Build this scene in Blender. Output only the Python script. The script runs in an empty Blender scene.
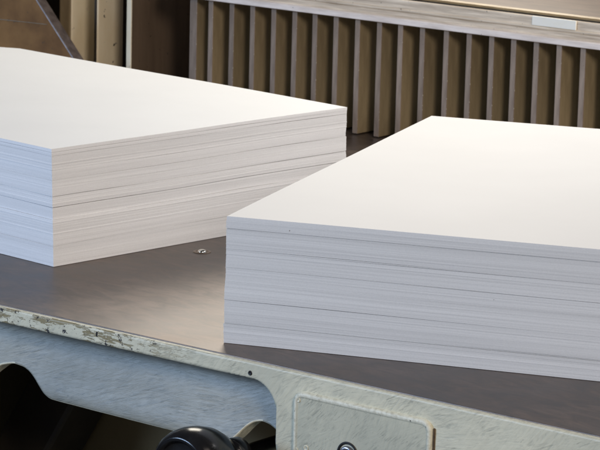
import bpy, bmesh, math, random
from mathutils import Vector, Matrix, noise
random.seed(7)
sc = bpy.context.scene
C = sc.collection

# ------------------------------------------------------------------ helpers
def obj(name, bm, mats, parent=None, smooth=False, recalc=True):
    if recalc:
        bmesh.ops.recalc_face_normals(bm, faces=bm.faces[:])
    me = bpy.data.meshes.new(name)
    bm.to_mesh(me); bm.free()
    if not isinstance(mats, (list, tuple)): mats = [mats]
    for m in mats: me.materials.append(m)
    if smooth:
        for p in me.polygons: p.use_smooth = True
    o = bpy.data.objects.new(name, me); C.objects.link(o)
    if parent:
        o.parent = parent
    return o

def thing(name, label, cat, loc=(0, 0, 0), group=None):
    o = bpy.data.objects.new(name, None); C.objects.link(o)
    o.empty_display_size = .05
    o.location = loc
    o['label'] = label; o['category'] = cat
    if group: o['group'] = group
    return o

def tag(o, label, cat, group=None):
    o['label'] = label; o['category'] = cat
    if group: o['group'] = group

def box(bm, x0, x1, y0, y1, z0, z1, bev=0, seg=2):
    r = bmesh.ops.create_cube(bm, size=1)
    vs = r['verts']
    for v in vs:
        v.co = Vector((x0 + (v.co.x + .5) * (x1 - x0), y0 + (v.co.y + .5) * (y1 - y0), z0 + (v.co.z + .5) * (z1 - z0)))
    if bev:
        es = list({e for v in vs for e in v.link_edges})
        bmesh.ops.bevel(bm, geom=es, offset=bev, segments=seg, affect='EDGES', profile=.5)

def prism(bm, poly, axis, a, b, bev=0, seg=2):
    """extrude polygon (list of 2d) along axis from a to b"""
    def P(p, t):
        if axis == 0: return Vector((t, p[0], p[1]))
        if axis == 1: return Vector((p[0], t, p[1]))
        return Vector((p[0], p[1], t))
    A = [bm.verts.new(P(p, a)) for p in poly]; B = [bm.verts.new(P(p, b)) for p in poly]
    n = len(poly)
    fs = [bm.faces.new(A), bm.faces.new(B[::-1])]
    for i in range(n):
        fs.append(bm.faces.new((A[i], B[i], B[(i + 1) % n], A[(i + 1) % n])))
    if bev:
        es = list({e for f in fs for e in f.edges})
        bmesh.ops.bevel(bm, geom=es, offset=bev, segments=seg, affect='EDGES', profile=.5)

def lathe(bm, prof, org, ax, n=64):
    """prof: (dist along axis, radius)"""
    ax = Vector(ax).normalized(); t = Vector((0, 0, 1)).cross(ax)
    if t.length < .1: t = Vector((1, 0, 0))
    t.normalize(); s = ax.cross(t); org = Vector(org)
    rings = []
    for d, r in prof:
        if r <= 1e-6: rings.append([bm.verts.new(org + ax * d)])
        else: rings.append([bm.verts.new(org + ax * d + (t * math.cos(2 * math.pi * k / n) + s * math.sin(2 * math.pi * k / n)) * r) for k in range(n)])
    for A, B in zip(rings, rings[1:]):
        for k in range(n):
            k2 = (k + 1) % n
            if len(A) == 1 and len(B) == 1: continue
            if len(A) == 1: bm.faces.new((A[0], B[k], B[k2]))
            elif len(B) == 1: bm.faces.new((A[k], B[0], A[k2]))
            else: bm.faces.new((A[k], B[k], B[k2], A[k2]))

# ------------------------------------------------------------------ materials
class N:
    def __init__(s, name):
        s.m = bpy.data.materials.new(name); s.m.use_nodes = True
        s.t = s.m.node_tree; s.b = s.t.nodes['Principled BSDF']
        s.co = s.t.nodes.new('ShaderNodeTexCoord').outputs['Object']
    def lk(s, a, b): s.t.links.new(a, b)
    def map(s, scale, rot=(0, 0, 0), loc=(0, 0, 0), src=None):
        n = s.t.nodes.new('ShaderNodeMapping'); n.inputs['Scale'].default_value = scale
        n.inputs['Rotation'].default_value = rot; n.inputs['Location'].default_value = loc
        s.lk(src or s.co, n.inputs['Vector']); return n.outputs[0]
    def noise(s, scale=(1, 1, 1), sc_=1, det=4, rough=.5, rot=(0, 0, 0), dist=0, loc=(0, 0, 0)):
        n = s.t.nodes.new('ShaderNodeTexNoise'); n.inputs['Scale'].default_value = sc_
        n.inputs['Detail'].default_value = det; n.inputs['Roughness'].default_value = rough
        n.inputs['Distortion'].default_value = dist
        # rotate first, then scale, so streaks follow the rotated axis
        v = s.map((1, 1, 1), rot, loc); v = s.map(scale, src=v)
        s.lk(v, n.inputs['Vector']); return n.outputs[0]
    def ramp(s, f, stops, interp='LINEAR'):
        n = s.t.nodes.new('ShaderNodeValToRGB'); cr = n.color_ramp; cr.interpolation = interp
        while len(cr.elements) < len(stops): cr.elements.new(.5)
        for e, (p, c) in zip(cr.elements, stops):
            e.position = p
            e.color = (c, c, c, 1) if not isinstance(c, tuple) else (*c, 1)
        s.lk(f, n.inputs[0]); return n.outputs[0]
    def mix(s, f, a, b, mode='MIX'):
        n = s.t.nodes.new('ShaderNodeMix'); n.data_type = 'RGBA'; n.blend_type = mode
        for i, v in ((0, f), (6, a), (7, b)):
            if isinstance(v, (int, float)): n.inputs[i].default_value = v if i == 0 else (v, v, v, 1)
            elif isinstance(v, tuple): n.inputs[i].default_value = (*v, 1)
            else: s.lk(v, n.inputs[i])
        return n.outputs[2]
    def math(s, op, a, b=0., clamp=False):
        n = s.t.nodes.new('ShaderNodeMath'); n.operation = op; n.use_clamp = clamp
        for i, v in enumerate((a, b)):
            if isinstance(v, (int, float)): n.inputs[i].default_value = v
            else: s.lk(v, n.inputs[i])
        return n.outputs[0]
    def bump(s, h, dist, strength=1., prev=None):
        n = s.t.nodes.new('ShaderNodeBump'); n.inputs['Distance'].default_value = dist
        n.inputs['Strength'].default_value = strength; s.lk(h, n.inputs['Height'])
        if prev: s.lk(prev, n.inputs['Normal'])
        return n.outputs[0]
    def sep(s):
        n = s.t.nodes.new('ShaderNodeSeparateXYZ'); s.lk(s.co, n.inputs[0]); return n.outputs
    def set(s, **k):
        for a, v in k.items():
            i = s.b.inputs[a.replace('_', ' ')]
            if isinstance(v, tuple): i.default_value = (*v, 1) if len(v) == 3 else v
            elif isinstance(v, (int, float)): i.default_value = v
            else: s.lk(v, i)
        return s.m

def paper_edge(name, base, seed, saw=0.):
    n = N(name)
    wav = n.noise((4, 4, 4), 1, 2, .5, loc=(seed, 0, 0))            # slow wander of the sheet lines
    sx = n.sep()
    z = n.math('ADD', sx[2], n.math('MULTIPLY', wav, .003))
    cx = n.t.nodes.new('ShaderNodeCombineXYZ')
    n.lk(n.math('MULTIPLY', sx[0], 5.), cx.inputs[0]); n.lk(n.math('MULTIPLY', sx[1], 5.), cx.inputs[1]); n.lk(n.math('MULTIPLY', z, 900.), cx.inputs[2])
    def nz(scale, det, r):
        t = n.t.nodes.new('ShaderNodeTexNoise'); t.inputs['Scale'].default_value = scale; t.inputs['Detail'].default_value = det
        t.inputs['Roughness'].default_value = r; n.lk(cx.outputs[0], t.inputs['Vector']); return t.outputs[0]
    fine = nz(1.3, 3, .6); mid = nz(.35, 3, .55); broad = nz(.09, 2, .5)
    c1 = n.ramp(fine, [(.3, .93), (.5, .98), (.72, 1.0)])
    c2 = n.ramp(mid, [(.33, .92), (.46, .985), (.7, 1.0)])
    c3 = n.ramp(broad, [(.32, .87), (.66, 1.0)])
    col = n.mix(1, n.mix(1, n.mix(1, base, c1, 'MULTIPLY'), c2, 'MULTIPLY'), c3, 'MULTIPLY')
    gr = n.noise((850, 850, 1100), 1, 3, .6)
    col = n.mix(1, col, n.ramp(gr, [(.3, .93), (.7, 1.0)]), 'MULTIPLY')
    spk = n.noise((230, 230, 230), 1, 0, .5, loc=(seed * 3, 1, 2))
    col = n.mix(n.ramp(spk, [(.93, 0.), (.94, 1.)]), col, (.30, .26, .24))
    h = n.math('ADD', fine, n.math('MULTIPLY', mid, 1.6))
    b = n.bump(h, .00016, .8)
    if saw:
        w = n.noise((700, 700, 60), 1, 2, .5, rot=(0, .6, .36))
        b = n.bump(w, .00012, saw, b)
    return n.set(Base_Color=col, Roughness=.85, Normal=b, Specular_IOR_Level=.25)

def paper_top(name, base):
    n = N(name)
    f = n.noise((1, 1, 1), 9, 4, .55)
    col = n.mix(1, base, n.ramp(f, [(.3, .965), (.7, 1.)]), 'MULTIPLY')
    g = n.noise((1, 1, 1), 1200, 2, .5)
    return n.set(Base_Color=col, Roughness=.6, Normal=n.bump(g, .00003, .5), Specular_IOR_Level=.3)

def table_steel():
    n = N('table_steel')
    smear = n.noise((9, 2.2, 1), 1, 6, .62, rot=(0, 0, .5), dist=.6)
    cloud = n.noise((1, 1, 1), 7, 5, .6, loc=(3, 1, 0))
    fine = n.noise((260, 22, 1), 1, 3, .6, rot=(0, 0, .95))
    col = n.mix(n.ramp(smear, [(.3, 0.), (.7, 1.)]), (.070, .050, .040), (.190, .143, .114))
    col = n.mix(n.ramp(cloud, [(.42, 0.), (.75, .55)]), col, (.17, .14, .13))
    col = n.mix(1, col, n.ramp(fine, [(.3, .93), (.7, 1.0)]), 'MULTIPLY')
    mot = n.noise((30, 75, 1), 1, 5, .7, rot=(0, 0, .12), dist=.9, loc=(2, 9, 0))
    col = n.mix(1, col, n.ramp(mot, [(.34, .52), (.50, .90), (.64, 1.25)]), 'MULTIPLY')
    sp = n.noise((1, 1, 1), 210, 1, .5)
    col = n.mix(n.ramp(sp, [(.80, 0.), (.83, .7)]), col, (.10, .08, .07))
    scr = n.noise((500, 6, 1), 1, 2, .5, rot=(0, 0, 1.15), dist=.15)
    col = n.mix(n.ramp(scr, [(.70, 0.), (.76, .25)]), col, (.42, .36, .33))
    ro = n.math('ADD', n.ramp(smear, [(.3, .29), (.7, .41)]), n.ramp(mot, [(.3, 0.), (.7, .09)]))
    b = n.bump(fine, .00002, .5); b = n.bump(cloud, .0012, .25, b)
    return n.set(Base_Color=col, Metallic=.45, Roughness=ro, Normal=b)

def paint(name, c_hi, c_lo, c_chip, rot=0., chips=.64, rough=.5, streak=1., tan=None, drot=.7):
    """old brushed enamel: visible brush strokes, grime in the strokes, chips"""
    n = N(name)
    br = n.noise((60, 60, 520), 1, 5, .68, rot=(0, rot, 0), dist=.5)
    br2 = n.noise((60, 60, 420), 1, 5, .66, rot=(0, rot + drot, 0), dist=.8, loc=(1, 0, 3))
    patch = n.noise((1, 1, 1), 16, 5, .6, dist=.4)
    f = n.mix(n.ramp(patch, [(.40, 0.), (.6, 1.)]), br, br2)
    col = n.mix(n.ramp(f, [(.30, .8 * streak), (.48, .22 * streak), (.62, 0.)]), c_hi, c_lo)
    big = n.noise((1, 1, 1), 9, 3, .5, loc=(5, 5, 1))
    col = n.mix(n.ramp(big, [(.35, .45), (.65, 0.)]), col, c_lo)
    # worn places where the brush marks have gone dark, clean enamel between them
    worn = n.noise((1, 1, 1.6), 34, 5, .65, dist=.5, loc=(3, 6, 2))
    thin = n.noise((70, 70, 900), 1, 4, .7, rot=(0, rot + .25, 0), dist=.3, loc=(4, 4, 4))
    wm = n.math('MULTIPLY', n.ramp(worn, [(.47, 0.), (.60, 1.)]), n.ramp(thin, [(.48, 0.), (.62, .48)]))
    col = n.mix(wm, col, tuple(x * .62 for x in c_lo))
    grit = n.noise((1, 1, 1), 330, 4, .65)
    scuff = n.noise((60, 60, 420), 1, 5, .7, rot=(0, rot + .25, 0), loc=(2, 7, 1), dist=1.)
    col = n.mix(n.ramp(scuff, [(.60, 0.), (.70, .55)]), col, tuple(x * .38 for x in c_lo))
    col = n.mix(n.ramp(grit, [(.66, 0.), (.74, .6)]), col, tuple(x * .4 for x in c_lo))
    ch = n.noise((.35, 1, 2.0), 80, 6, .72, loc=(9, 2, 4))
    cm = n.ramp(ch, [(chips, 0.), (chips + .02, 1.)])
    if tan:
        # the paint has come off the handled left end of the edge only
        fx = n.math('ADD', n.sep()[0], n.math('MULTIPLY', n.noise((1, 1, 1), 30, 3, .5), .12))
        fade = n.ramp(n.math('MULTIPLY', fx, -1.), [(.03, 0.), (.11, 1.)])
        cm = n.math('MULTIPLY', n.ramp(ch, [(tan, 0.), (tan + .02, 1.)]), fade)
    ch2 = n.noise((1, 1, 1), 130, 5, .7, loc=(1, 8, 4))
    cm2 = n.ramp(ch2, [(chips + .075, 0.), (chips + .09, 1.)])
    col = n.mix(cm, col, c_chip)
    if tan:
        cm2 = n.math('MULTIPLY', n.ramp(ch2, [(tan + .085, 0.), (tan + .10, 1.)]), fade)
    col = n.mix(cm2, col, (.045, .045, .05))
    h = n.math('ADD', n.math('MULTIPLY', f, .7), n.math('MULTIPLY', cm, -.6))
    h = n.math('ADD', h, n.math('MULTIPLY', cm2, -.8))
    b = n.bump(h, .0006, .8); b = n.bump(big, .003, .5, b)
    return n.set(Base_Color=col, Roughness=n.mix(cm2, rough, .8), Normal=b, Specular_IOR_Level=.5)

def tint(m, lo):
    # every fin a slightly different shade of the same old paint
    t = m.node_tree; b = t.nodes['Principled BSDF']; l = b.inputs['Base Color'].links[0].from_socket
    oi = t.nodes.new('ShaderNodeObjectInfo'); mr = t.nodes.new('ShaderNodeMapRange')
    mr.inputs['To Min'].default_value = lo; mr.inputs['To Max'].default_value = 1.
    t.links.new(oi.outputs['Random'], mr.inputs['Value'])
    mx = t.nodes.new('ShaderNodeMix'); mx.data_type = 'RGBA'; mx.blend_type = 'MULTIPLY'; mx.inputs[0].default_value = 1.
    t.links.new(l, mx.inputs[6]); t.links.new(mr.outputs[0], mx.inputs[7]); t.links.new(mx.outputs[2], b.inputs['Base Color'])
def simple(name, c1, c2, scale=(1, 1, 1), s=20, rough=.5, metal=0., bumpd=.0004, det=5, lo=.35, hi=.65, speck=None, rot=(0, 0, 0)):
    n = N(name)
    f = n.noise(scale, s, det, .6, rot=rot)
    col = n.mix(n.ramp(f, [(lo, 0.), (hi, 1.)]), c1, c2)
    if speck:
        k = n.noise((1, 1, 1), speck[1], 3, .6, loc=(4, 4, 4))
        col = n.mix(n.ramp(k, [(speck[2], 0.), (speck[2] + .03, 1.)]), col, speck[0])
    return n.set(Base_Color=col, Roughness=rough, Metallic=metal, Normal=n.bump(f, bumpd, .6))

M = {}
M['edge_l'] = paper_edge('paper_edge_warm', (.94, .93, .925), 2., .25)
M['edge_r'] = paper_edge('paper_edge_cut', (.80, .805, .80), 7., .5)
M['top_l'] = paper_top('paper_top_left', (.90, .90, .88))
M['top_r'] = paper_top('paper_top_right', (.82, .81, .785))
M['steel'] = table_steel()
M['apron'] = paint('pale_green_enamel', (.83, .775, .58), (.40, .40, .32), (.60, .58, .48), rot=.2, chips=.70, rough=.42, streak=.8)
M['web'] = paint('recess_shade_enamel', (.33, .32, .265), (.12, .135, .125), (.42, .44, .42), rot=.06, chips=.74, rough=.42, streak=.75, drot=.3)  # grey paint, its colour also darkened for the shade under the lip
M['lip'] = paint('chipped_edge_enamel', (.83, .775, .58), (.40, .40, .32), (.30, .25, .14), rot=.2, chips=.70, rough=.42, streak=.8, tan=.515)
M['panel'] = paint('panel_enamel', (.66, .63, .48), (.36, .37, .30), (.55, .53, .44), rot=.5, chips=.72, rough=.42, streak=.8)
M['rim'] = simple('bare_cream_edge', (.78, .75, .60), (.50, .46, .33), s=300, rough=.5, lo=.45, hi=.75, speck=((.05, .045, .04), 260, .70))
M['crack'] = simple('rusty_crevice', (.16, .10, .045), (.06, .04, .025), s=200, rough=.8)
M['fin'] = simple('olive_enamel', (.34, .265, .160), (.50, .40, .25), (1, 1, .25), 60, rough=.42, speck=((.05, .04, .03), 300, .72))
M['finedge'] = simple('ground_edge', (.29, .215, .160), (.44, .335, .255), (1, 1, .15), 160, rough=.38, metal=.3, speck=((.12, .10, .08), 350, .66))
M['chip'] = simple('bare_bright_metal', (.45, .38, .26), (.70, .62, .48), s=500, rough=.4, metal=.3)
M['dark'] = simple('dark_gap', (.020, .016, .011), (.035, .027, .018), s=30, rough=.6)
M['darkplate'] = simple('dark_brown_plate', (.15, .105, .070), (.23, .165, .115), (1, 3, .25), 14, rough=.33, metal=.3, speck=((.025, .02, .015), 200, .7))
M['rail'] = simple('weathered_cream_rail', (.42, .32, .22), (.92, .78, .60), (.06, 1, 1), 300, rough=.5, lo=.25, hi=.72, speck=((.16, .12, .09), 240, .70), bumpd=.0003)
M['raillip'] = simple('cream_rail_lip', (.70, .60, .52), (.92, .82, .74), (.15, 1, 1), 160, rough=.4, lo=.3, hi=.6, speck=((.2, .16, .13), 240, .72), bumpd=.0002)
M['bed'] = simple('brown_bed_plate', (.075, .043, .026), (.12, .075, .048), (.3, 1, 1), 60, rough=.5, metal=.1, speck=((.4, .33, .28), 300, .72))
M['tan'] = simple('tan_edge', (.20, .13, .055), (.30, .21, .10), (.3, 1, 1), 120, rough=.35, metal=.2)
M['label'] = simple('label_white', (.93, .89, .76), (.95, .92, .82), (.5, 1, 1), 150, rough=.35, bumpd=.0001)
M['post'] = simple('stained_cream_enamel', (.84, .72, .50), (.92, .83, .64), (1, 1, .5), 26, rough=.4, speck=((.045, .03, .02), 115, .68))
M['olive'] = simple('olive_brown_plate', (.16, .075, .022), (.30, .155, .050), (1, 1, 1), 16, rough=.5, metal=.05, det=7, speck=((.07, .05, .03), 160, .68))
M['bevel'] = simple('worn_bevel', (.08, .06, .055), (.15, .12, .11), (1, 1, 1), 120, rough=.4, metal=.3)
M['scratch'] = simple('scratch_metal', (.26, .21, .15), (.36, .30, .22), s=200, rough=.4, metal=.3)
M['cab'] = simple('brown_cabinet', (.16, .12, .055), (.22, .165, .08), s=8, rough=.6)
M['hole'] = simple('hole_black', (.006, .006, .006), (.012, .01, .01), s=50, rough=.6)
M['knob'] = simple('black_bakelite', (.004, .004, .005), (.012, .012, .013), s=60, rough=.20, bumpd=.00005)
M['bolt'] = simple('bolt_steel', (.35, .34, .36), (.5, .5, .54), s=300, rough=.28, metal=.9)
M['ball'] = simple('polished_steel', (.70, .68, .62), (.8, .78, .72), s=100, rough=.08, metal=1., bumpd=.00001)
M['floor'] = simple('concrete_floor', (.10, .095, .09), (.16, .15, .14), s=6, rough=.7)

tint(M['fin'], .68); tint(M['finedge'], .75)

# ------------------------------------------------------------------ paper stacks
def unit(a): v = Vector((math.cos(a), math.sin(a), 0)); return v

def ream_mesh(c0, u, w, lu, lw, lean, H, z0, z1, off, matE, seed, droop=None, nsub=None, top=False, wave=.0006, wseed=0, drift=0.):
    """one lift of sheets: many thin slabs with tiny individual offsets, slightly wavy"""
    rnd = random.Random(seed)
    bm = bmesh.new()
    th = z1 - z0
    n = nsub or max(2, int(th / .0011))
    NU, NW = 16, 12
    def ring(z, o, ph, amp, gap=False):
        vs = []
        L = Vector((lean[0], lean[1], 0)) * (z / H)
        def add(a, b):
            # a in 0..1 along u, b in 0..1 along w ; push outwards by o
            da = -o if a == 0 else (o if a == 1 else 0)
            db = -o if b == 0 else (o if b == 1 else 0)
            wob = .0003 * noise.noise(Vector((a * 3 + ph, b * 3, z * 60)))
            if a in (0, 1): da += wob if a == 1 else -wob
            if b in (0, 1): db += wob if b == 1 else -wob
            p = c0 + L + u * (a * lu + da) + w * (b * lw + db)
            zz = z + amp * noise.noise(Vector((a * 2.2 + 3.1, b * 2.2, wseed * .37 + z * 14)))
            if gap: zz += .00042 * max(0, .25 + noise.noise(Vector((a * 4 + ph, b * 4, seed * 1.7))))
            if droop:
                zz -= droop(a, b) * (z / H) ** 3
            vs.append(bm.verts.new((p.x, p.y, zz)))
        for i in range(NU): add(i / NU, 0)
        for i in range(NW): add(1, i / NW)
        for i in range(NU): add(1 - i / NU, 1)
        for i in range(NW): add(0, 1 - i / NW)
        return vs
    prev = None; o = off
    for k in range(n):
        za = z0 + th * k / n; zb = z0 + th * (k + 1) / n
        o = off + drift * (k / n - .5) + rnd.gauss(0, .00003) + (.00022 if rnd.random() < .06 else 0)
        ampa = wave * math.sin(math.pi * .86 * min(1, za / H)); ampb = wave * math.sin(math.pi * .86 * min(1, zb / H))
        A = ring(za + (.00003 if k else 0), o, seed, ampa, k == 0 and z0 > .001); B = ring(zb, o, seed, ampb)
        m = len(A)
        if prev:
            for i in range(m): bm.faces.new((prev[i], prev[(i + 1) % m], A[(i + 1) % m], A[i]))
        else:
            first = A
        for i in range(m): bm.faces.new((A[i], A[(i + 1) % m], B[(i + 1) % m], B[i]))
        prev = B
    f1 = bm.faces.new(first); bmesh.ops.triangulate(bm, faces=[f1])
    if not top:
        f2 = bm.faces.new(prev); bmesh.ops.triangulate(bm, faces=[f2])
    else:
        # the top sheet: a grid with the faint waviness of real paper
        G = [[None] * (NW + 1) for _ in range(NU + 1)]
        cp = [bm.verts.new(v.co) for v in prev]
        for i in range(NU): G[i][0] = cp[i]; G[NU - i][NW] = cp[NU + NW + i]
        for i in range(NW): G[NU][i] = cp[NU + i]; G[0][NW - i] = cp[2 * NU + NW + i]
        L = Vector((lean[0], lean[1], 0)) * (z1 / H)
        for i in range(1, NU):
            for j in range(1, NW):
                a, b = i / NU, j / NW
                p = c0 + L + u * (a * lu) + w * (b * lw)
                zz = z1 + ampb * noise.noise(Vector((a * 2.2 + 3.1, b * 2.2, wseed * .37 + z1 * 14))) + .00035 * noise.noise(Vector((a * 5, b * 5, wseed)))
                if droop: zz -= droop(a, b)
                G[i][j] = bm.verts.new((p.x, p.y, zz))
        for i in range(NU):
            for j in range(NW):
                f = bm.faces.new((G[i][j], G[i + 1][j], G[i + 1][j + 1], G[i][j + 1])); f.material_index = 1; f.smooth = True
    return bm

def stack(label, bot, top, ang_u, lu, lw, H, bounds, mats, seed, droop=None, offs=None, ang_w=None, wave=.0006):
    t = thing('paper_stack', label, 'paper stack', (bot[0], bot[1], 0), 'stacks of white paper on the machine table')
    u = unit(ang_u); w = unit(ang_w or ang_u + math.pi / 2)
    rr = random.Random(seed + 99)
    lean = (top[0] - bot[0], top[1] - bot[1])
    prev = 0.
    for i, b in enumerate(bounds):
        off = offs[i] if offs else random.uniform(-.0004, .0004)
        z0 = prev * H + (.00006 if i else .0003); z1 = b * H
        bm = ream_mesh(Vector((0, 0, 0)), u, w, lu, lw, lean, H, z0, z1, off, None, seed + i, droop, top=(i == len(bounds) - 1), wave=wave, wseed=seed, drift=rr.uniform(-.00045, .00045) * min(1, (z1 - z0) / .008))
        o = obj('ream', bm, [mats[0], mats[1]], t)
        prev = b
    return t

aR = math.atan2(.1335 - .0295, .1801 + .095)
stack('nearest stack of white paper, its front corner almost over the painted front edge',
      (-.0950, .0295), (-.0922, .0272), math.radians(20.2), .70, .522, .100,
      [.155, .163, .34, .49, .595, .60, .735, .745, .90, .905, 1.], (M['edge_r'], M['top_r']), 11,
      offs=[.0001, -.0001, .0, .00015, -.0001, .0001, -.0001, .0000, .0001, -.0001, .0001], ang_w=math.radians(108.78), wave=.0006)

# left stack: u runs along the right-hand face (away from the camera), w to the left
aL = math.radians(84.3)
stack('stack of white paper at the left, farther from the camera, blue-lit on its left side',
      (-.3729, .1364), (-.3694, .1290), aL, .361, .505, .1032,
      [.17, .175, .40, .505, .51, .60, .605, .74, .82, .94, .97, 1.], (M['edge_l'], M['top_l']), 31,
      droop=lambda a, b: .003 * max(0, (a - .9) / .1) * max(0, (b - .93) / .07),
      offs=[.0004, .0001, .0002, -.0002, -.0005, .0003, -.0004, .0001, -.0002, .0001, .0003, .0005], wave=.0022)

# ------------------------------------------------------------------ the machine table
mc = thing('cutting_machine', 'pale green painted cast iron machine with a flat brown steel table under both paper stacks', 'machine', (0, 0, -.85))
def pm(name, bm, mats, parent=mc, smooth=False, recalc=True):
    o = obj(name, bm, mats, None, smooth, recalc)
    o.parent = parent
    o.matrix_parent_inverse = Matrix.Translation(parent.location).inverted()
    return o

bm = bmesh.new(); box(bm, -1.7, 1.25, .0042, 1.15, -.0118, 0., .0006, 2)
pm('table_top', bm, M['steel'])

# front casting: height field over (x, z) with a recess, an arched lower outline and a flat pilaster
def ss(a, b, x):
    t = max(0, min(1, (x - a) / (b - a))); return t * t * (3 - 2 * t)
XP = -.0180
def sd_recess(x, z):
    """signed distance (inside negative) to the recess: right edge XP, top z=-.0125, corner radius .03"""
    r = .024
    dx = (x - (XP - r)); dz = (z - (-.0125 - r))
    ax, az = max(dx, 0), max(dz, 0)
    return min(max(dx, dz), 0) + math.hypot(ax, az) - r
def ydepth(x, z):
    d = sd_recess(x, z)
    if x > XP: d = max(d, 0)
    rec = ss(0, .0075, -d)
    prof = .0245 - .0175 * ss(-.02, -.072, z)
    y = rec * prof
    y += .0004 * noise.noise(Vector((x * 30, z * 30, 0))) + .00012 * noise.noise(Vector((x * 150, z * 150, 5)))
    return y
PTS = [(-.420, -.30), (-.360, -.16), (-.345, -.10), (-.330, -.066), (-.3155, -.0535), (-.302, -.0500), (-.291, -.0508), (-.283, -.0535), (-.276, -.0572), (-.268, -.0632),
       (-.2615, -.0680), (-.256, -.0700), (-.245, -.0704), (-.20, -.0710), (-.1393, -.0716), (-.100, -.0716), (-.078, -.0718), (-.069, -.0700), (-.063, -.0640), (-.058, -.0575), (-.052, -.0520),
       (-.0438, -.0495), (-.036, -.0505), (-.029, -.0530), (XP, -.060)]
def zb(x):
    if x <= PTS[0][0]: return PTS[0][1]
    for (a, b), (c, d) in zip(PTS, PTS[1:]):
        if x <= c: return b + (d - b) * (x - a) / (c - a)
    return PTS[-1][1]
def zbs(x):
    return sum(zb(x + k * .0012) for k in (-2, -1, 0, 1, 2)) / 5 if x < XP - .004 else zb(x)
bm = bmesh.new()
xs = []
x = -1.7
while x < -.45: xs.append(x); x += .02
while x < XP - .0005: xs.append(x); x += .0015
xs.append(XP)
NZ = 56; TH = .014
cols = []
for x in xs:
    zb_ = zbs(x) if x < XP else -.060
    col = []
    for k in range(NZ + 1):
        t = k / NZ
        z = -.0009 + (zb_ + .0009) * t
        y = ydepth(x, z)
        # rounded rim at the bottom of the web and bevel at the top
        e = (z - zb_) / .0018
        if e < 1 and x < XP: y += .0018 * (1 - math.sqrt(max(0, 1 - (1 - max(e, 0)) ** 2)))
        e = (-.0009 - z) / .0012
        if e < 1: y += .0012 * (1 - math.sqrt(max(0, 1 - (1 - max(e, 0)) ** 2)))
        col.append(bm.verts.new((x, y, z)))
    # back of the rim, and the top strip to the steel
    b1 = bm.verts.new((x, col[-1].co.y + TH, zb_))
    tp = bm.verts.new((x, .0042, -.0008))
    cols.append((col, b1, tp))
for (A, a1, at), (B, b1, bt) in zip(cols, cols[1:]):
    xm = (A[0].co.x + B[0].co.x) / 2
    for k in range(NZ):
        f = bm.faces.new((A[k], B[k], B[k + 1], A[k + 1])); f.smooth = True
        zm = (A[k].co.z + A[k + 1].co.z) / 2
        sd = sd_recess(xm, zm)
        rim = zm - zbs(xm) < .0013
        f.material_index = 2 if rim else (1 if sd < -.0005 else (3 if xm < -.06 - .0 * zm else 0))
    f = bm.faces.new((A[NZ], B[NZ], b1, a1)); f.material_index = 2
    f = bm.faces.new((A[0], B[0], bt, at)); f.material_index = 2
# pilaster to the right of the recess
xs2 = [XP]; x = XP + .002
while x < .34: xs2.append(x); x += .003
while x < 1.25: xs2.append(x); x += .03
zs = [-.0009 - (.0591) * (k / NZ) for k in range(NZ + 1)] + [-.075, -.1, -.14, -.2, -.3, -.5, -.8]
cols2 = []
for x in xs2:
    col = []
    for z in zs:
        y = ydepth(x, max(z, -.3))
        e = (-.0009 - z) / .0012
        if e < 1: y += .0012 * (1 - math.sqrt(max(0, 1 - (1 - max(e, 0)) ** 2)))
        e = (x - XP) / .003
        if e < 1 and z < -.0605: y += .003 * (1 - math.sqrt(max(0, 1 - (1 - e) ** 2)))
        col.append(bm.verts.new((x, y, z)))
    tp = bm.verts.new((x, .0042, -.0008))
    cols2.append((col, tp))
for (A, at), (B, bt) in zip(cols2, cols2[1:]):
    for k in range(len(zs) - 1):
        f = bm.faces.new((A[k], B[k], B[k + 1], A[k + 1])); f.smooth = True
        f.material_index = 0
    f = bm.faces.new((A[0], B[0], bt, at)); f.material_index = 2
A = cols2[0][0]
for k in range(NZ, len(zs) - 1):
    p, q = A[k], A[k + 1]
    r = bm.verts.new((XP, .10, q.co.z)); s_ = bm.verts.new((XP, .10, p.co.z))
    f = bm.faces.new((p, q, r, s_)); f.material_index = 0
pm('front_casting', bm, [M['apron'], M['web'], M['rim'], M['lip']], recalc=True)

# raised access panel with rounded corners and a chipped rim
def rrect(x0, x1, z0, z1, r, n=8):
    pts = []
    for cx, cz, a0 in ((x1 - r, z1 - r, 0), (x0 + r, z1 - r, 90), (x0 + r, z0 + r, 180), (x1 - r, z0 + r, 270)):
        for k in range(n + 1):
            a = math.radians(a0 + 90 * k / n); pts.append((cx + r * math.cos(a), cz + r * math.sin(a)))
    return pts
def loft(bm, rings, cap=True, mi=None):
    R = [[bm.verts.new(p) for p in r] for r in rings]
    n = len(R[0])
    for j, (A, B) in enumerate(zip(R, R[1:])):
        for k in range(n):
            f = bm.faces.new((A[k], A[(k + 1) % n], B[(k + 1) % n], B[k])); f.smooth = True
            if mi: f.material_index = mi[j]
    if cap: bm.faces.new(R[-1])
bm = bmesh.new()
def ring3(ins, y, r=.0085): 
    return [(p[0], y, p[1]) for p in rrect(-.0005 + ins, .1262 - ins, -.118 + ins, -.0142 - ins, r - ins)]
loft(bm, [ring3(-.0004, .002, .009), ring3(0, -.0012), ring3(.0006, -.0024), ring3(.0018, -.0030), ring3(.0034, -.0030), ring3(.0046, -.0021)], mi=[1, 1, 1, 1, 0])
pn = pm('access_panel', bm, [M['panel'], M['rim']])
bm = bmesh.new(); box(bm, .1264, .1280, -.0012, .0012, -.112, -.0195, .0005, 1)
pm('panel_crevice', bm, M['crack'])
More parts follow.
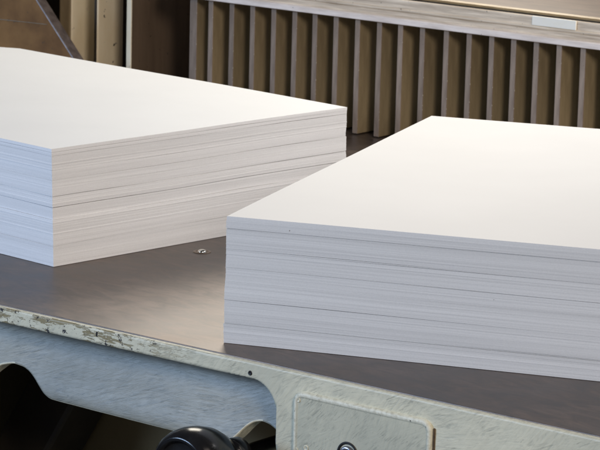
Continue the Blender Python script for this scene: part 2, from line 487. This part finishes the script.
# countersunk bolt in the panel
c = (.0515, -.0021, -.0535)
bm = bmesh.new(); lathe(bm, [(.0004, .0098), (.0010, .0094), (.0011, .0084), (.0002, .0078), (-.0008, .0074), (-.0012, .0)], c, (0, -1, 0), 48)
pm('bolt_hole', bm, M['hole'], smooth=True)
bm = bmesh.new(); lathe(bm, [(.0000, .0066), (.0016, .0066), (.0024, .0058), (.0026, .0034), (.0008, .0032), (.0008, 0)], c, (0, -1, 0), 32)
pm('bolt', bm, M['bolt'], smooth=True)
bm = bmesh.new(); prism(bm, [(-.1998, -.0040), (-.1980, -.0035), (-.1984, -.0062), (-.1975, -.0092), (-.1994, -.0105), (-.2000, -.0070)], 1, -.00015, .001)
pm('casting_crack', bm, M['hole'])
# small paint-filled screw plugs on the casting and panel
for (x, z, r, y, dark) in [(-.0439, -.0092, .0017, 0, 1), (.0045, -.0208, .0016, -.0022, 0), (.0125, -.0560, .0022, -.0022, 0), (.0035, -.0590, .0015, -.0022, 0)]:
    bm = bmesh.new(); lathe(bm, [(0, r * 1.15), (.0005, r), (.0005, r * .7), (.0001, r * .5), (.0001, 0)], (x, y, z), (0, -1, 0), 20)
    pm('screw', bm, M['hole'] if dark else M['apron'], smooth=True)

# dark cabinet set back under the table, seen through the arches
bm = bmesh.new(); box(bm, -1.65, 1.2, .16, .9, -.85, -.031, .004, 2)
pm('cabinet', bm, M['cab'])
bm = bmesh.new(); prism(bm, [(-.50, -.30), (-.44, -.30), (-.27, -.031), (-.33, -.031)], 1, .10, .155, .004)
pm('brace', bm, M['dark'])

# black knob on its shaft in front of the small arch
kx, kz = -.0430, -.0690
kn = pm('hand_knob', bm := bmesh.new(), M['knob']) if False else None
bm = bmesh.new()
lathe(bm, [(.030, .0), (.030, .0120), (.033, .0175), (.038, .0225), (.046, .0270), (.056, .0298), (.064, .0308), (.071, .0304), (.077, .0288), (.0805, .0264), (.0815, .0246),
           (.0808, .0232), (.078, .0218), (.076, .0200), (.0755, .012), (.0760, 0)], (kx, 0, kz), (0, -1, 0), 96)
kn = pm('hand_knob', bm, M['knob'], smooth=True)
bm = bmesh.new()
lathe(bm, [(-.15, 0), (-.15, .0052), (.010, .0052), (.0105, .0110), (.012, .0128), (.022, .0135), (.0245, .0125), (.026, .0100), (.031, .0098), (.031, 0)], (kx, 0, kz), (0, -1, 0), 48)
sh = obj('knob_shaft', bm, M['knob'], None, True); sh.parent = kn; sh.matrix_parent_inverse = Matrix.Translation(mc.location).inverted() @ mc.matrix_world.inverted() if False else Matrix.Identity(4)

# air-cushion ball valve let into the steel
bx, by = -.3232, .2727
bm = bmesh.new(); lathe(bm, [(.00015, .0080), (.0005, .0078), (.0005, .0062), (.0001, .0058), (.0001, 0)], (bx, by, 0), (0, 0, 1), 40)
vr = pm('valve_ring', bm, M['darkplate'], smooth=True)
bm = bmesh.new(); lathe(bm, [(.0002, .0040)] + [(.0002 + .0024 * math.sin(a), .0040 * math.cos(a)) for a in (.2, .4, .6, .8, 1., 1.2, 1.4)] + [(.0026, 0)], (bx, by, 0), (0, 0, 1), 32)
pm('valve_ball', bm, M['ball'], smooth=True)

# ------------------------------------------------------------------ comb back gauge with its rail
bg = thing('back_gauge', 'long comb of upright olive metal fins under a cream rail behind the paper', 'back gauge', (-.3, .90, 0))
def pb(name, bm, mats, smooth=False): return pm(name, bm, mats, bg, smooth)
finx = [-.309 + .0287, -.309 + .0574, -.309, -.338, -.3661, -.3945, -.422, -.4508, -.4802, -.5112, -.54, -.5678, -.5965, -.6263, -.655, -.6835, -.7124, -.742, -.772, -.8024]
def fin_bm(wd=.0070, seed=0):
    rnd = random.Random(seed)
    bm = bmesh.new(); box(bm, -wd, 0, 0, .058, .0012, .1262, .0007, 2)
    for f in bm.faces:
        if f.calc_center_median().y < .0012: f.material_index = 1
    # chipped bright spots along the arris
    for k in range(rnd.randint(2, 6)):
        z = rnd.uniform(.01, .115); h = rnd.uniform(.0004, .0016)
        n0 = len(bm.faces)
        box(bm, -.0005, .00008, -.00005, .0005, z, z + h, .0002, 1)
        for f in list(bm.faces)[n0:]: f.material_index = 2
    return bm
protos = [fin_bm(seed=s) for s in range(4)]
fins = [pb('fin', b, [M['fin'], M['finedge'], M['chip']]) for b in protos]
for i, x in enumerate(finx):
    if i < 4: o = fins[i]
    else:
        o = fins[random.randrange(4)].copy(); C.objects.link(o); o.parent = bg
        o.matrix_parent_inverse = fins[0].matrix_parent_inverse.copy()
    o.location = (x, .853 + random.uniform(-.0006, .0006), 0)
    o.rotation_euler = (0, random.uniform(-.003, .003), random.uniform(-.012, .012))
f0 = pb('fin', fin_bm(.0105, 9), [M['fin'], M['finedge'], M['chip']]); f0.location = (-.8262, .853, 0)
bm = bmesh.new(); box(bm, -.838, -.22, .9125, .93, 0.001, .1262, .001)
pb('back_plate', bm, M['dark'])
# rail: stepped profile along x
prof = [(.8435, .1266), (.8425, .1272), (.8425, .1322), (.8435, .1332), (.8462, .1336), (.8462, .1345), (.8458, .1352), (.8458, .1392), (.8450, .1402), (.8440, .1412),
        (.8440, .1425), (.8455, .1440), (.8455, .1522), (.8462, .1530), (.96, .1530), (.96, .1266)]
bm = bmesh.new(); prism(bm, prof, 0, -.86, -.20)
for f in bm.faces:
    cc = f.calc_center_median()
    if cc.z < .1334 and cc.y < .86: f.material_index = 1
pb('rail', bm, [M['rail'], M['raillip']])
bm = bmesh.new(); prism(bm, [(.8482, .1545), (.8482, .1560), (.8490, .1568), (.856, .1575), (1.30, .1580), (1.30, .1545)], 0, -.86, -.20)
for f in bm.faces:
    cc = f.calc_center_median()
    if cc.y < .8565: f.material_index = 1
pb('top_plate', bm, [M['bed'], M['tan']])
bm = bmesh.new(); box(bm, -.3701, -.3166, .8434, .8452, .1437, .1532, .0004, 2)
pb('name_plate', bm, M['label'])

# ------------------------------------------------------------------ plates and posts at the left
bm = bmesh.new()
box(bm, -.9316, -.924, .853, .965, .001, .40, .0012, 2)
for f in bm.faces:
    cc = f.calc_center_median()
    if cc.y < .8545: f.material_index = 1
o = obj('steel_panel', bm, [M['darkplate'], M['post']])
tag(o, 'dark brown upright steel panel with a thin cream front edge, left of the fins', 'panel')
bm = bmesh.new(); box(bm, -.9232, -.838, .966, .98, .001, .40, .001)
o = obj('backing_plate', bm, M['darkplate'])
tag(o, 'smooth dark brown plate set back between the cream-edged panel and the first fin', 'plate')

def post(x0, x1, d, label, mats):
    bm = bmesh.new(); box(bm, x0, x1, .853, .853 + d, .001, .42, .004, 4)
    for f in bm.faces:
        cc = f.calc_center_median()
        if cc.y < .8545: f.material_index = 1  # front faces darker than the cream sides: shade put into their colour
        f.smooth = False
    o = obj('cast_post', bm, mats); tag(o, label, 'post', 'cream painted posts behind the left stack'); return o
post(-1.0374, -1.0169, .055, 'wide cream painted post with a sharp corner, beside the slanted brown plate', [M['post'], M['fin']])
post(-.9825, -.9765, .047, 'slim cream painted post with small black rust spots, next to the dark panel', [M['post'], M['dark']])
bm = bmesh.new(); prism(bm, [(-1.60, .001), (-.8965, .001), (-1.1866, .307), (-1.60, .307)], 1, .780, .795, .0016, 2)
for f in bm.faces:
    cc = f.calc_center_median()
    if f.normal.x > .3 or (abs(f.normal.y) < .95 and cc.x > -1.2): f.material_index = 1
t = thing('slanted_plate', 'olive brown steel plate with a slanted worn edge at the far left', 'plate', (-1.2, .78, .001))
pm('plate_body', bm, [M['olive'], M['bevel']], t)
bm = bmesh.new(); prism(bm, [(-1.20, .0762), (-1.10, .0835), (-.986, .0862), (-.986, .0868), (-1.10, .0843), (-1.20, .0771)], 1, .7794, .7805)
pm('scribed_line', bm, M['scratch'], t)
bm = bmesh.new(); box(bm, -1.65, -.84, 1.00, 1.02, .001, .45, .001)  # dark backdrop added so the gaps between the posts stay dark
o = obj('rear_backdrop', bm, M['dark']); tag(o, 'near black cover added to keep the gaps behind the cream posts dark', 'backdrop')

# ------------------------------------------------------------------ setting
bm = bmesh.new(); box(bm, -6, 6, -6, 6, -.90, -.8505)
o = obj('floor', bm, M['floor']); o['kind'] = 'structure'

# ------------------------------------------------------------------ camera
Cc = Vector((1.33663442, -1.69629893, .54881597))
R = Vector((.78212482, .62263787, .0245529)); U = Vector((-.14277815, .14071718, .9797005)); F = Vector((-.60654362, .7697537, -.19895748))
cam = bpy.data.cameras.new('camera'); co = bpy.data.objects.new('camera', cam); C.objects.link(co)
m = Matrix((R, U, -F)).transposed().to_4x4(); m.translation = Cc
co.matrix_world = m
cam.sensor_width = 36; cam.lens = 3008.977 / 600 * 36
cam.clip_start = .05; cam.clip_end = 100
cam.dof.use_dof = True; cam.dof.focus_distance = 2.38; cam.dof.aperture_fstop = 50
sc.camera = co

# ------------------------------------------------------------------ light
w = bpy.data.worlds.new('World'); sc.world = w; w.use_nodes = True
w.node_tree.nodes['Background'].inputs[0].default_value = (.90, .92, 1., 1)
w.node_tree.nodes['Background'].inputs[1].default_value = .07
def area(name, loc, target, size, power, col, sy=None):
    l = bpy.data.lights.new(name, 'AREA'); l.shape = 'RECTANGLE'; l.size = size; l.size_y = sy or size
    l.energy = power; l.color = col
    o = bpy.data.objects.new(name, l); C.objects.link(o)
    o.location = loc
    o.rotation_euler = (Vector(target) - Vector(loc)).to_track_quat('-Z', 'Y').to_euler()
    return o
# lamp over the back of the machine, low and warm
area('rear_lamp', (-.25 - .52 * 1.2, .40 + .66 * 1.2, .10 + .50 * 1.2), (-.25, .40, .1), .60, 8.6, (1., .93, .81))
# added fill behind the right stack, brightens the left stack's right face
area('corner_fill', (.35, .90, .62), (-.33, .40, .05), .40, 4.3, (1., .97, .96))
# unseen fill added high at the right, lifts the posts, rail and fins
area('high_fill', (1.4, .2, 1.6), (-.4, .4, .05), .8, 3, (1., .88, .76))
# cool window light from the front left
area('window_light', (-1.6, -2.3, .95), (-.2, .1, .0), 1.3, 54, (.50, .69, 1.), .7)
# warm workshop lamp on the right, behind the camera
area('right_lamp', (2.7, -1.85, 1.75), (-.3, .3, .05), .8, 56, (1., .87, .74))

sc.view_settings.view_transform = 'Standard'; sc.view_settings.look = 'None'
sc.view_settings.exposure = .14; sc.view_settings.gamma = 1
sc.cycles.max_bounces = 8
